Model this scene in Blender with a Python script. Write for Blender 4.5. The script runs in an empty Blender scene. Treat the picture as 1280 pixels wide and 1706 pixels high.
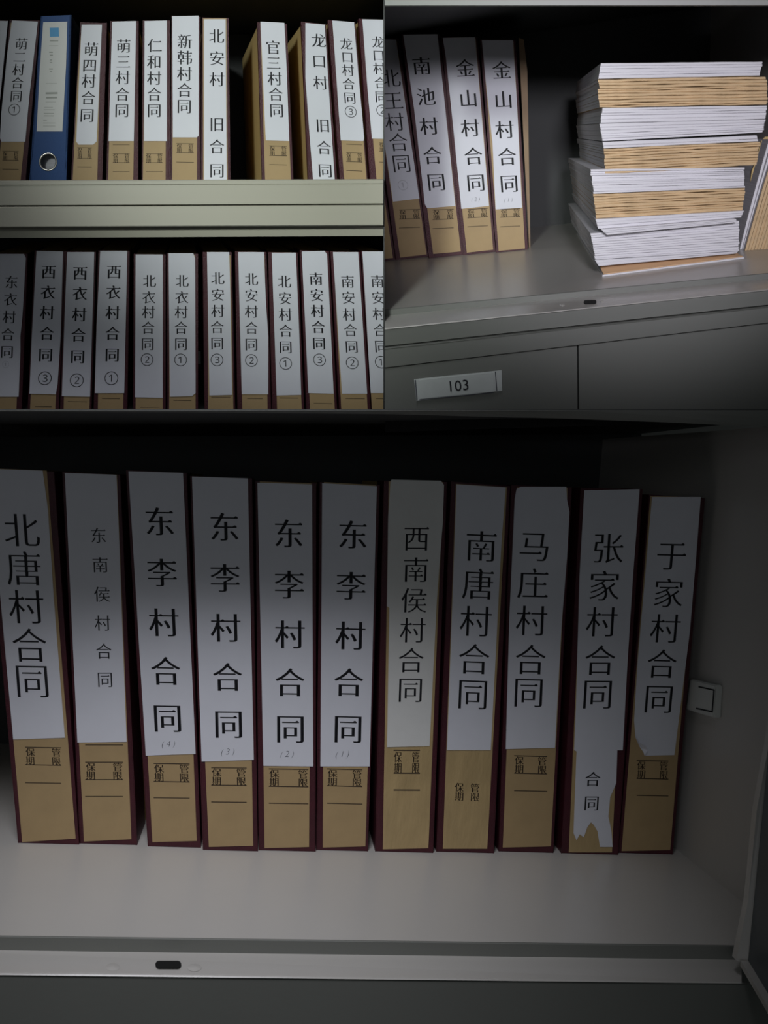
# Three open steel cabinet compartments full of archive binders, seen through one lens.
import bpy, bmesh, math, random
from mathutils.geometry import delaunay_2d_cdt
from mathutils import Vector, Matrix
random.seed(7)
scene = bpy.context.scene
COL = scene.collection

# ---------------------------------------------------------------- camera, world, lights, exposure
F = 1460.0                       # focal length in pixels of the 1280x1706 frame
PITCH = math.radians(16.0)       # camera looks down
CAMZ = 1.50
M = Matrix.Translation((0, 0, CAMZ)) @ Matrix.Rotation(-PITCH, 4, 'X')   # camera frame (x right, y forward, z up) -> world
MR = M.to_3x3()
cam_data = bpy.data.cameras.new('camera')
cam_data.sensor_fit = 'VERTICAL'; cam_data.sensor_height = 36.0
cam_data.lens = F / 1706.0 * 36.0
cam_data.clip_start = 0.01
cam = bpy.data.objects.new('camera', cam_data); COL.objects.link(cam)
cam.matrix_world = M @ Matrix.Rotation(math.radians(90), 4, 'X')
scene.camera = cam

scene.view_settings.view_transform = 'Standard'
scene.view_settings.look = 'None'
scene.view_settings.gamma = 1.0
scene.view_settings.use_curve_mapping = False
scene.view_settings.exposure = 0.0

world = bpy.data.worlds.new('dim_room'); scene.world = world; world.use_nodes = True
bg = world.node_tree.nodes['Background']
bg.inputs[0].default_value = (0.55, 0.62, 0.60, 1); bg.inputs[1].default_value = 0.03

def area(name, pos, target, sx, sy, watts, color):
    ld = bpy.data.lights.new(name, 'AREA'); ld.shape = 'RECTANGLE'; ld.size = sx; ld.size_y = sy
    ld.energy = watts; ld.color = color
    o = bpy.data.objects.new(name, ld); COL.objects.link(o)
    p = M @ Vector(pos); t = M @ Vector(target)
    o.location = p; o.rotation_euler = (t - p).to_track_quat('-Z', 'Y').to_euler()
    return o
def spot(name, pos, target, watts, angle, blend, radius, color):
    ld = bpy.data.lights.new(name, 'SPOT'); ld.energy = watts; ld.color = color
    ld.spot_size = math.radians(angle); ld.spot_blend = blend; ld.shadow_soft_size = radius
    o = bpy.data.objects.new(name, ld); COL.objects.link(o)
    p = M @ Vector(pos); t = M @ Vector(target)
    o.location = p; o.rotation_euler = (t - p).to_track_quat('-Z', 'Y').to_euler()
    return o
# ceiling panel above and behind the photographer, an added fill panel behind, a spot added for each upper bay
spot('ceiling_lamp', (-0.13, 0.18, 0.60), (-0.14, 0.72, -0.27), 23.5, 44, 1.0, 0.16, (0.93, 0.94, 1.0))
area('fill_panel', (-0.15, -0.9, 0.10), (-0.1, 0.7, 0.1), 0.9, 0.5, 1.1, (0.90, 0.95, 1.0))
spot('fill_spot_left', (-0.20, -0.22, 0.18), (-0.05, 0.72, 0.33), 24.0, 32, 1.0, 0.04, (0.93, 1.0, 0.95))
spot('fill_spot_right', (0.05, -0.20, 0.06), (0.25, 0.97, 0.38), 27.0, 29, 1.0, 0.04, (0.94, 0.92, 1.0))

# ---------------------------------------------------------------- materials
def mat(name, color, rough=0.6, metallic=0.0, var=0.0, vscale=8.0, bump=0.0, bscale=60.0, stretch=(1, 1, 1), spec=0.5, dark=None, coat=0.0):
    m = bpy.data.materials.new(name); m.use_nodes = True
    nt = m.node_tree; b = nt.nodes['Principled BSDF']
    b.inputs['Base Color'].default_value = (*color, 1); b.inputs['Roughness'].default_value = rough
    b.inputs['Metallic'].default_value = metallic; b.inputs['Specular IOR Level'].default_value = spec
    b.inputs['Coat Weight'].default_value = coat
    tc = nt.nodes.new('ShaderNodeTexCoord'); mp = nt.nodes.new('ShaderNodeMapping')
    mp.inputs['Scale'].default_value = stretch
    nt.links.new(tc.outputs['Object'], mp.inputs['Vector'])
    if var > 0:
        n = nt.nodes.new('ShaderNodeTexNoise'); n.inputs['Scale'].default_value = vscale; n.inputs['Detail'].default_value = 5
        nt.links.new(mp.outputs[0], n.inputs['Vector'])
        r = nt.nodes.new('ShaderNodeMapRange'); r.inputs[1].default_value = 0.3; r.inputs[2].default_value = 0.7
        nt.links.new(n.outputs['Fac'], r.inputs[0])
        mx = nt.nodes.new('ShaderNodeMix'); mx.data_type = 'RGBA'
        d = dark or tuple(c * (1 - var) for c in color)
        mx.inputs[6].default_value = (*d, 1); mx.inputs[7].default_value = (*color, 1)
        nt.links.new(r.outputs[0], mx.inputs[0]); nt.links.new(mx.outputs[2], b.inputs['Base Color'])
    if bump > 0:
        n2 = nt.nodes.new('ShaderNodeTexNoise'); n2.inputs['Scale'].default_value = bscale; n2.inputs['Detail'].default_value = 6
        nt.links.new(mp.outputs[0], n2.inputs['Vector'])
        bp = nt.nodes.new('ShaderNodeBump'); bp.inputs['Strength'].default_value = bump; bp.inputs['Distance'].default_value = 0.002
        nt.links.new(n2.outputs['Fac'], bp.inputs['Height']); nt.links.new(bp.outputs[0], b.inputs['Normal'])
    return m
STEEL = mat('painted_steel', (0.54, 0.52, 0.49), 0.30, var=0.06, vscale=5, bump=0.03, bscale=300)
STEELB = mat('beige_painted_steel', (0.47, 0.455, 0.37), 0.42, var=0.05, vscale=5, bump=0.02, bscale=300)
STEELG = mat('grey_green_shaded_steel', (0.19, 0.195, 0.178), 0.45, var=0.08, vscale=6, bump=0.03, bscale=300)  # shade on risers and front faces put into a darker grey-green colour
INNER = mat('shaded_cabinet_interior', (0.045, 0.048, 0.048), 0.6, var=0.15, vscale=5)  # the grey interior with its shade painted in as near-black
PAPER = mat('white_label_paper', (0.78, 0.79, 0.86), 0.55, var=0.04, vscale=30, bump=0.10, bscale=60)
PAPERW = mat('cream_label_paper', (0.80, 0.80, 0.78), 0.6, var=0.05, vscale=30, bump=0.25, bscale=60)
KRAFT = mat('kraft_paper', (0.47, 0.33, 0.165), 0.62, var=0.10, vscale=45, bump=0.12, bscale=120)
KRAFTW = mat('wrinkled_kraft_paper', (0.54, 0.39, 0.19), 0.42, var=0.18, vscale=60, bump=1.0, bscale=70, stretch=(1, 1, 0.35))
MAROON = mat('maroon_book_cloth', (0.072, 0.008, 0.017), 0.5, var=0.3, vscale=60, bump=0.3, bscale=900)
CARD = mat('tan_box_cardboard', (0.66, 0.48, 0.20), 0.7, var=0.12, vscale=20, stretch=(1, 1, 0.1), bump=0.1)
INK = mat('black_ink', (0.012, 0.012, 0.018), 0.6)
INKF = mat('faded_grey_ink', (0.07, 0.07, 0.09), 0.7)
BROWNINK = mat('brown_black_print', (0.055, 0.035, 0.02), 0.7)
BLUE = mat('blue_plastic_board', (0.010, 0.070, 0.25), 0.6, var=0.1, vscale=30, bump=0.1, bscale=700)
LOGO = mat('sky_blue_print', (0.10, 0.38, 0.70), 0.6)
CHROME = mat('nickel_ring', (0.75, 0.72, 0.66), 0.22, metallic=1.0)
HOLE = mat('black_opening', (0.004, 0.004, 0.004), 0.9)
PAGES = mat('page_edges', (0.76, 0.75, 0.79), 0.7, var=0.25, vscale=160, stretch=(0.05, 0.05, 4))
BOOKW = mat('white_booklet_cover', (0.80, 0.79, 0.83), 0.6, var=0.08, vscale=25, bump=0.15, bscale=60, stretch=(0.4, 0.4, 3))
BOOKK = mat('kraft_booklet_spine', (0.74, 0.53, 0.30), 0.6, var=0.2, vscale=70, bump=1.0, bscale=55, stretch=(1, 1, 2.2))
PLASTIC = mat('offwhite_plastic', (0.62, 0.63, 0.60), 0.5, var=0.06)
CLEAR = mat('aged_label_holder_plastic', (0.66, 0.69, 0.68), 0.35, var=0.1, vscale=60)
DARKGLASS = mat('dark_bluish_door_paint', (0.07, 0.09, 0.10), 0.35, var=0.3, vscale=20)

# ---------------------------------------------------------------- bays: planes in the camera frame
def ray(u, v): return Vector(((u - 640.0) / F, 1.0, (853.0 - v) / F))
class Bay:
    def __init__(s, vp, anchor, Y0, edge=None, clip=0):
        s.y = ray(*vp).normalized(); s.clip = clip
        s.O = ray(*anchor) * Y0
        def basis(rho):
            z = Vector((0, 0, 1)); z = (z - s.y * z.dot(s.y)).normalized()
            z = (Matrix.Rotation(rho, 3, s.y) @ z).normalized()
            return s.y.cross(z).normalized(), z
        rho = 0.0
        if edge:
            (a, b) = edge; lo, hi = -0.3, 0.3
            def fz(r):
                s.x, s.z = basis(r)
                return s.L(s.P(*b, 0)).z - s.L(s.P(*a, 0)).z
            for _ in range(50):
                mid = (lo + hi) / 2
                if (fz(lo) > 0) == (fz(mid) > 0): lo = mid
                else: hi = mid
            rho = (lo + hi) / 2
        s.x, s.z = basis(rho)
        s.R = Matrix((s.x, s.y, s.z)).transposed()      # local -> camera frame
    def L(s, p):                                        # camera frame -> local
        q = p - s.O; return Vector((q.dot(s.x), q.dot(s.y), q.dot(s.z)))
    def C(s, x, y, z): return s.O + s.x * x + s.y * y + s.z * z
    def P(s, u, v, d):                                  # pixel onto the plane at depth d
        r = ray(u, v); return r * ((s.O.dot(s.y) + d) / r.dot(s.y))
    def Z(s, u, v, z):                                  # pixel onto the horizontal plane at height z
        r = ray(u, v); return r * ((s.O.dot(s.z) + z) / r.dot(s.z))

# ---------------------------------------------------------------- object helpers
CLIPX = 0.0006
def build(name, verts, faces, m, parent=None, bay=None, base=None, bevel=0.0, mats=None, fmi=None, clip=True, smooth=False):
    """verts in camera frame. parent = object carrying .frame; otherwise base point (camera frame) for a top-level mesh."""
    bm = bmesh.new()
    vs = [bm.verts.new(v) for v in verts]
    for i, f in enumerate(faces):
        try: fc = bm.faces.new([vs[k] for k in f])
        except ValueError: continue
        if fmi: fc.material_index = fmi[i]
    if bevel > 0:
        bmesh.ops.recalc_face_normals(bm, faces=bm.faces)
        bmesh.ops.bevel(bm, geom=[e for e in bm.edges if len(e.link_faces) == 2 and e.calc_face_angle(0) > 0.5], offset=bevel, segments=2, affect='EDGES', clamp_overlap=True)
    if bay and bay.clip and clip:
        s = bay.clip
        if any(v.co.x * s < CLIPX for v in bm.verts):
            r = bmesh.ops.bisect_plane(bm, geom=bm.verts[:] + bm.edges[:] + bm.faces[:], plane_co=(s * CLIPX, 0, 0), plane_no=(-s, 0, 0), clear_outer=True)
            ce = [e for e in r['geom_cut'] if isinstance(e, bmesh.types.BMEdge)]
            if ce: bmesh.ops.holes_fill(bm, edges=ce, sides=0)
    if name not in ('lettering', 'printed_marks', 'print', 'faint_print'):
        bmesh.ops.recalc_face_normals(bm, faces=bm.faces)
    if not bm.verts:
        bm.free(); return None
    if parent is not None: fr = FR[parent.name]
    else:
        R = (bay.R if bay else Matrix.Identity(3)).to_4x4()
        fr = Matrix.Translation(base) @ R
    inv = fr.inverted()
    for v in bm.verts: v.co = inv @ v.co
    if smooth:
        for f in bm.faces: f.smooth = True
    me = bpy.data.meshes.new(name); bm.to_mesh(me); bm.free()
    for k in (mats or [m]): me.materials.append(k)
    o = bpy.data.objects.new(name, me); COL.objects.link(o)
    FR[o.name] = fr
    if parent is not None: o.parent = parent
    else: o.matrix_world = M @ fr
    return o
FR = {}
def tag(o, label, cat, group=None):
    o['label'] = label; o['category'] = cat
    if group: o['group'] = group
def thing(name, label, cat, base, bay=None, group=None, R=None):
    o = bpy.data.objects.new(name, None); COL.objects.link(o); o.empty_display_size = 0.02
    fr = Matrix.Translation(base) @ (R if R is not None else (bay.R if bay else Matrix.Identity(3))).to_4x4()
    FR[o.name] = fr; o.matrix_world = M @ fr
    tag(o, label, cat, group); return o
BOXF = [(0, 1, 2, 3), (7, 6, 5, 4), (0, 4, 5, 1), (1, 5, 6, 2), (2, 6, 7, 3), (3, 7, 4, 0)]
def slab(front, vec):            # front polygon (camera-frame points) pushed by vec
    n = len(front); vs = list(front) + [p + vec for p in front]
    fs = [tuple(range(n)), tuple(reversed(range(n, 2 * n)))] + [(i, (i + 1) % n, n + (i + 1) % n, n + i) for i in range(n)]
    return vs, fs
def join(*parts):
    V, Fc = [], []
    for vs, fs in parts:
        k = len(V); V += list(vs); Fc += [tuple(i + k for i in f) for f in fs]
    return V, Fc
def extrap(bay, vl, vr, u, d, ul, ur): # point on plane d along the image line (ul,vl)-(ur,vr), at u
    return bay.P(u, vl + (vr - vl) * (u - ul) / (ur - ul), d)
def rail(bay, prof, ul, ur, ua, ub, close_back=None):
    """profile [(v at ul, v at ur, depth)], an open folded sheet running from ua to ub; thickened backwards"""
    V = []; n = len(prof)
    for u in (ua, ub):
        for vl, vr, d in prof: V.append(extrap(bay, vl, vr, u, d, ul, ur))
    t = bay.y * 0.0012
    V += [v + t for v in V[:2 * n]]
    Fc = []
    for i in range(n - 1):
        Fc.append((i, i + 1, n + i + 1, n + i)); Fc.append((2 * n + i, 3 * n + i, 3 * n + i + 1, 2 * n + i + 1))
    Fc += [(0, n, 3 * n, 2 * n), (n - 1, 3 * n - 1, 4 * n - 1, 2 * n - 1)]
    Fc += [(i, 2 * n + i, 2 * n + i + 1, i + 1) for i in range(n - 1)] + [(n + i, n + i + 1, 3 * n + i + 1, 3 * n + i) for i in range(n - 1)]
    return V, Fc
def lbox(bay, x0, x1, y0, y1, z0, z1):
    vs = [bay.C(x, y, z) for y in (y0, y1) for (x, z) in ((x0, z0), (x1, z0), (x1, z1), (x0, z1))]
    return vs, BOXF

# ---------------------------------------------------------------- glyphs (outlines of the built-in font, re-contrasted like printed Song type)
_fc = bpy.data.curves.new('glyph_source', 'FONT'); _fc.resolution_u = 3; _fc.fill_mode = 'NONE'
_fo = bpy.data.objects.new('glyph_source', _fc); COL.objects.link(_fo)
_G = {}
STY = {'song': (-0.002, -0.014, True), 'bold': (0.017, -0.008, True), 'plain': (-0.004, -0.004, False), 'heavy': (0.004, 0.004, False), 'thin': (-0.022, -0.022, False), 'kai': (0.004, -0.010, True)}
def outline(ch):
    _fc.body = ch; bpy.context.view_layer.update()
    e = _fo.evaluated_get(bpy.context.evaluated_depsgraph_get()); me = e.to_mesh()
    pts = [(v.co.x, v.co.y) for v in me.vertices]
    nb = {}
    for ed in me.edges:
        a, b = ed.vertices; nb.setdefault(a, []).append(b); nb.setdefault(b, []).append(a)
    loops, seen = [], set()
    for st in range(len(pts)):
        if st in seen or st not in nb: continue
        lp = [st]; seen.add(st); prev = None; cur = st
        # keep the stored direction: the mesh stores loops as consecutive vertices
        nxt = st + 1 if (st + 1) in nb[st] else nb[st][0]
        while nxt != st and nxt not in seen:
            lp.append(nxt); seen.add(nxt); prev, cur = cur, nxt
            c = [k for k in nb[cur] if k != prev and k not in seen]
            if not c: break
            nxt = c[0]
        loops.append([pts[i] for i in lp])
    e.to_mesh_clear()
    out = []
    for lp in loops:                     # drop duplicate points
        q = []
        for p in lp:
            if not q or math.hypot(p[0] - q[-1][0], p[1] - q[-1][1]) > 1e-4: q.append(p)
        if len(q) > 2 and math.hypot(q[0][0] - q[-1][0], q[0][1] - q[-1][1]) < 1e-4: q.pop()
        if len(q) > 2: out.append(q)
    return out
def sarea(lp): return 0.5 * sum(lp[i][0] * lp[(i + 1) % len(lp)][1] - lp[(i + 1) % len(lp)][0] * lp[i][1] for i in range(len(lp)))
def glyph(ch, style):
    key = (ch, style)
    if key in _G: return _G[key]
    a, b, serif = STY[style]
    loops = outline(ch)
    sg = 1 if sarea(max(loops, key=lambda l: abs(sarea(l)))) > 0 else -1
    res = []
    for lp in loops:
        n = len(lp); N = []
        for i in range(n):
            dx = lp[(i + 1) % n][0] - lp[i][0]; dy = lp[(i + 1) % n][1] - lp[i][1]; l = math.hypot(dx, dy)
            N.append((sg * dy / l, -sg * dx / l, l))
        new = []
        for i in range(n):
            n1 = N[i - 1]; n2 = N[i]
            d1 = a * n1[0] ** 2 + b * n1[1] ** 2; d2 = a * n2[0] ** 2 + b * n2[1] ** 2
            det = n1[0] * n2[1] - n1[1] * n2[0]
            if abs(det) > 0.35:
                ox = (d1 * n2[1] - d2 * n1[1]) / det; oy = (n1[0] * d2 - n2[0] * d1) / det
            else:
                mx, my = n1[0] + n2[0], n1[1] + n2[1]; l = math.hypot(mx, my) or 1
                ox, oy = mx / l * (d1 + d2) / 2, my / l * (d1 + d2) / 2
            new.append((lp[i][0] + ox, lp[i][1] + oy))
        if serif:
            fin = []
            for i in range(n):
                fin.append(new[i])
                j = (i + 1) % n
                # right end of a horizontal stroke
                if N[i][0] > 0.95 and N[i][2] < 0.10 and abs(N[i - 1][1]) > 0.93 and abs(N[j][1]) > 0.93 and N[i - 1][1] * N[j][1] < 0 and N[i-1][2] > 0.15 and N[j][2] > 0.15:
                    if new[i][1] > new[j][1]:      # i is the upper corner
                        x, y = new[i]; fin.pop(); fin += [(x - 0.085, y), (x - 0.040, y + 0.038), (x + 0.012, y - 0.010)]
                    else:
                        x, y = new[j]; fin += [(x + 0.012, y - 0.010), (x - 0.040, y + 0.038), (x - 0.085, y)]
                        new[j] = (x - 0.09, y)
            new = fin
        res.append(new)
    # constrained triangulation; keep the triangles the outlines wind around (outer contours may overlap)
    pv, pe = [], []
    for lp in res:
        k0 = len(pv); pv += [Vector((x, y)) for x, y in lp]; pe += [(k0 + i, k0 + (i + 1) % len(lp)) for i in range(len(lp))]
    ov, _, of = delaunay_2d_cdt(pv, pe, [], 0, 1e-6)[:3]
    def wind(px, py):
        w = 0
        for lp in res:
            for i in range(len(lp)):
                (x1, y1), (x2, y2) = lp[i], lp[(i + 1) % len(lp)]
                if (y1 > py) != (y2 > py) and px < (x2 - x1) * (py - y1) / (y2 - y1) + x1: w += 1 if y2 > y1 else -1
        return w * sg
    V0 = [(v.x, v.y) for v in ov]
    Fc = [tuple(f) for f in of if wind(sum(ov[i].x for i in f) / len(f), sum(ov[i].y for i in f) / len(f)) > 0]
    if ord(ch) < 128:
        xs = [v[0] for v in V0]; cx = (min(xs) + max(xs)) / 2; cy = 0.35
    else: cx, cy = 0.5, 0.38
    V = [(x - cx, y - cy) for x, y in V0]
    _G[key] = (V, Fc); return _G[key]
def text_px(items, ex, ey, mapf):
    """items [(char, u, v, width px, height px, style)]; ex/ey unit right/up vectors in pixels; mapf maps pixel -> camera-frame point"""
    V, Fc = [], []
    for ch, u, v, w, h, st in items:
        if st in ('bold', 'song'):       # heavier print: the same outline struck again, a hair apart
            dl = ((-0.024, -0.008, 0.008, 0.024) if h < 30 else (-0.016, 0.0, 0.016)) if st == 'bold' else ((-0.013, 0.0, 0.013) if h < 30 else (-0.004, 0.004))
            its = [(ch, u + sx * w * ex[0], v + sx * w * ex[1], w, h, 'song') for sx in dl]
            for c2, u2, v2, w2, h2, s2 in its:
                gv, gf = glyph(c2, s2); k = len(V)
                V += [mapf(u2 + x * w2 * ex[0] + y * h2 * ey[0], v2 + x * w2 * ex[1] + y * h2 * ey[1]) for x, y in gv]
                Fc += [tuple(i + k for i in f) for f in gf]
            continue
        gv, gf = glyph(ch, st); k = len(V)
        V += [mapf(u + x * w * ex[0] + y * h * ey[0], v + x * w * ex[1] + y * h * ey[1]) for x, y in gv]
        Fc += [tuple(i + k for i in f) for f in gf]
    return V, Fc
def bars_px(segs, mapf):         # thin printed rules: (u0,v0,u1,v1,thickness)
    V, Fc = [], []
    for u0, v0, u1, v1, t in segs:
        l = math.hypot(u1 - u0, v1 - v0) or 1; nx, ny = -(v1 - v0) / l * t / 2, (u1 - u0) / l * t / 2
        k = len(V); V += [mapf(u0 + nx, v0 + ny), mapf(u1 + nx, v1 + ny), mapf(u1 - nx, v1 - ny), mapf(u0 - nx, v0 - ny)]
        Fc.append((k, k + 1, k + 2, k + 3))
    return V, Fc

# ================================================================ the three bays
BOT = Bay((450, 790), (640, 1631), 0.62, edge=((0, 1560), (1228, 1576)))
RGT = Bay((870, 216), (960, 515), 0.70, edge=((640, 516), (1280, 455)), clip=1)
LFT = Bay((300, 320), (320, 320), 0.68, edge=((0, 300), (640, 298.3)), clip=-1)

# ---- lower cabinet heights
zb_ledge = BOT.L(BOT.P(640, 1631, 0)).z
b_dr = BOT.L(BOT.Z(640, 1591, zb_ledge)).y
zb = BOT.L(BOT.P(640, 1569.5, b_dr)).z
b_back = 0.46
F1 = BOT.Z(1132, 1419, zb); F2 = BOT.Z(1237, 1503, zb)
wdir = (F2 - F1).normalized()
cab = thing('steel_cabinet', 'wide grey steel cabinet across the bottom holding the row of eleven large binders', 'cabinet', BOT.Z(640, 1560, zb), BOT)
p = F1; l1 = BOT.L(F1); l2 = BOT.L(F2); slope = (l2.x - l1.x) / (l2.y - l1.y)
def wallx(y): return l1.x + slope * (y - l1.y)
XL = BOT.L(BOT.Z(-260, 1420, zb)).x
b_top_z = BOT.L(BOT.P(640, 683.5, 0)).z
B_T = 0.035      # depth of the top board's front edge
vs = [BOT.C(XL, b_dr, zb), BOT.C(wallx(b_dr), b_dr, zb), BOT.C(wallx(b_back), b_back, zb), BOT.C(XL, b_back, zb)]
e1 = extrap(BOT, 1560, 1576, -260, b_dr, 0, 1228); e2 = extrap(BOT, 1560, 1576, 1229, b_dr, 0, 1228)
vs[0] = e1; le = BOT.L(e2); vs[1] = BOT.C(wallx(b_dr) + 0.001, b_dr, le.z)
V, Fc = slab(vs, BOT.z * -0.0015)
build('shelf', V, Fc, STEEL, cab)
# riser, ledge, front face as one folded sheet
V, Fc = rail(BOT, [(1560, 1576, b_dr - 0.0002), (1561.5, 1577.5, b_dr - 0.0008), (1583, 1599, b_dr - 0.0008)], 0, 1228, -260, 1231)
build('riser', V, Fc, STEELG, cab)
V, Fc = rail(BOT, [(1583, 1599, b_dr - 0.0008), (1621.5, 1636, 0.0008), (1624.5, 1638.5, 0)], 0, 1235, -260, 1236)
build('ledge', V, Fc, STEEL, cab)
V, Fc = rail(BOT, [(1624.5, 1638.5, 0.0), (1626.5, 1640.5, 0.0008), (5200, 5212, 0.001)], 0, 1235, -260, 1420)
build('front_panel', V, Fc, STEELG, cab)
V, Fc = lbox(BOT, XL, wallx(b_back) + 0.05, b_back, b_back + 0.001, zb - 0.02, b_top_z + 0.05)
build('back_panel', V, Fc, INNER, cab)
# side wall
t = BOT.x * 0.0012
w0 = BOT.C(wallx(0.012), 0.012, zb - 0.01); w1 = BOT.C(wallx(b_back), b_back, zb - 0.01)
up = BOT.z * (b_top_z - zb + 0.06)
zA = BOT.L(BOT.P(1330, 716, 0.012)).z; zB = BOT.L(BOT.P(1250, 685.5, B_T)).z
w2 = BOT.C(wallx(b_back), b_back, zB); w3 = BOT.C(wallx(B_T + 0.012), B_T + 0.012, zB); w4 = BOT.C(wallx(B_T + 0.010), B_T + 0.010, zA); w5 = BOT.C(wallx(0.012), 0.012, zA)
V, Fc = slab([w0, w1, w2, w3, w4, w5], t)
build('side_panel', V, Fc, STEEL, cab)
xl = XL
V, Fc = lbox(BOT, XL - 0.0012, XL, 0.0, b_back, zb - 0.01, b_top_z)
build('side_panel', V, Fc, STEEL, cab)
# top board, its edge carries a rolled rail that deepens to the right
tf0 = BOT.P(-300, 684.2, B_T + 0.003); tf1 = BOT.P(1420, 684.2, B_T + 0.003)
V, Fc = slab([tf0, tf1, tf1 + BOT.y * 0.42, tf0 + BOT.y * 0.42], BOT.z * 0.0010)
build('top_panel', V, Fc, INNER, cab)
rv, rf = [], []
us = [-260, 0, 300, 640, 800, 960, 1120, 1280, 1420]
lo = [686, 686, 687, 690, 694, 698, 704, 712, 720]
for u, q in zip(us, lo):
    rv += [BOT.P(u, 683.2, B_T + 0.003), BOT.P(u, 683.8, B_T), BOT.P(u, 683.8 + (q - 683.8) * 0.5, B_T + 0.0012 + 0.002 * (1 - (q - 683) / 40)), BOT.P(u, q, B_T + 0.009 - 0.006 * max(0, q - 688) / 28), BOT.P(u, 684.2, B_T + 0.010)]
for i in range(len(us) - 1):
    for k in range(5):
        rf.append((5 * i + k, 5 * i + (k + 1) % 5, 5 * (i + 1) + (k + 1) % 5, 5 * (i + 1) + k))
rf += [(0, 1, 2, 3, 4), tuple(5 * (len(us) - 1) + k for k in (4, 3, 2, 1, 0))]
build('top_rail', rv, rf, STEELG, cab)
# upright flange on the right, where the door hinges
fl = [BOT.P(1227, 1600, 0.004), BOT.P(1247, 1607, 0.0), BOT.P(1262, 1500, 0), BOT.P(1281, 1372, 0), BOT.P(1372, 700, 0), BOT.P(1360, 700, 0.004), BOT.P(1281, 1243, 0.004), BOT.P(1261, 1352, 0.004), BOT.P(1247, 1500, 0.004)]
fl[5] = BOT.P(1352, 700, 0.004)
V, Fc = slab(fl, BOT.y * 0.006)
build('door_flange', V, Fc, STEEL, cab)
# lock slot in the ledge with two pressed dimples
def stadium(bay, zpl, cu, cv, hw, hh, lift, slant=0.0, n=10):
    pts = []
    for k in range(n + 1):
        a = math.pi / 2 + math.pi * k / n; pts.append((-hw + hh + math.cos(a) * hh, math.sin(a) * hh))
    for k in range(n + 1):
        a = -math.pi / 2 + math.pi * k / n; pts.append((hw - hh + math.cos(a) * hh, math.sin(a) * hh))
    return [bay.Z(cu + x, cv - y + slant * x, zpl + lift) for x, y in pts]
nrm = None
def ledge_slot(bay, ptop, pbot, u0, v0, hw, hh, parent, slant, dimples):
    # true ledge surface runs between two image lines at two depths; work on the plane through three of its points
    A, B, C_ = ptop[0], ptop[1], pbot
    n = (B - A).cross(C_ - A).normalized()
    if n.dot(ray(u0, v0)) > 0: n = -n
    def onp(u, v, lift):
        r = ray(u, v); return r * ((A + n * lift).dot(n) / r.dot(n))
    pts = []
    N = 10
    for k in range(N + 1):
        a = math.pi / 2 + math.pi * k / N; pts.append((-hw + hh + math.cos(a) * hh, math.sin(a) * hh))
    for k in range(N + 1):
        a = -math.pi / 2 + math.pi * k / N; pts.append((hw - hh + math.cos(a) * hh, math.sin(a) * hh))
    poly = [onp(u0 + x, v0 - y + slant * x, 0.0012) for x, y in pts]
    V, Fc = slab(poly, -n * 0.0003)
    build('lock_slot', V, Fc, HOLE, parent)
    for (du, dv, r) in dimples:
        ring = [onp(du + math.cos(2 * math.pi * k / 14) * r, dv + math.sin(2 * math.pi * k / 14) * r * 0.55, 0.0001) for k in range(14)]
        ring2 = [onp(du + math.cos(2 * math.pi * k / 14) * r * .55, dv + math.sin(2 * math.pi * k / 14) * r * 0.3, 0.0007) for k in range(14)]
        V = ring + ring2; Fc = [(k, (k + 1) % 14, 14 + (k + 1) % 14, 14 + k) for k in range(14)] + [tuple(range(14, 28))]
        build('dimple', V, Fc, STEEL, parent, smooth=True)
ledge_slot(BOT, (extrap(BOT, 1583, 1599, 0, b_dr - 0.0008, 0, 1235), extrap(BOT, 1583, 1599, 640, b_dr - 0.0008, 0, 1235)),
           extrap(BOT, 1621.5, 1636, 280, 0.0008, 0, 1235), 280.5, 1606.5, 21.5, 6, cab, 0.0, [(188, 1611, 12), (324, 1612, 12)])
# open door on the right: an upright sheet swinging towards the viewer
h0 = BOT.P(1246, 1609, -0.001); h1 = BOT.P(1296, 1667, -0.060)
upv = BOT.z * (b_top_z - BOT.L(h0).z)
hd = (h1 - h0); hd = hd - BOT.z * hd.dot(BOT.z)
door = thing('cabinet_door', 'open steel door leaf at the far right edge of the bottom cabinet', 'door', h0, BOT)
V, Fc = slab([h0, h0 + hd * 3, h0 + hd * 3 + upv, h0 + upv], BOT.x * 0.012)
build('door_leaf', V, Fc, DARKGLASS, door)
q0 = BOT.P(1230, 1600, -0.002)
V, Fc = slab([h0 - BOT.x * 0.006, h0 + hd * 3 - BOT.x * 0.006, h0 + hd * 3 - BOT.x * 0.006 + BOT.z * 0.004, h0 - BOT.x * 0.006 + BOT.z * 0.004], BOT.x * 0.0065)
build('door_edge', V, Fc, STEEL, door)

# door catch on the side wall
wn = (w1 - w0).cross(BOT.z).normalized()
if wn.dot(ray(1170, 1160)) > 0: wn = -wn
def onwall(u, v, lift):
    r = ray(u, v); return r * ((w0 + wn * lift).dot(wn) / r.dot(wn))
ct = thing('door_catch', 'small off-white plastic door catch on the right inner wall beside the last binder', 'catch', onwall(1170, 1163, 0), BOT)
V, Fc = slab([onwall(1150, 1131, 0.008), onwall(1192, 1141, 0.008), onwall(1189, 1196, 0.008), onwall(1143, 1182, 0.008)], -wn * 0.008)
build('catch_body', V, Fc, PLASTIC, ct, bevel=0.001)
V, Fc = bars_px([(1164, 1144, 1191, 1150, 2.4), (1190, 1149, 1187, 1186, 2.4), (1188, 1186, 1160, 1180, 2.4)], lambda u, v: onwall(u, v, 0.0083))
build('keeper_groove', V, Fc, HOLE, ct)

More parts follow.
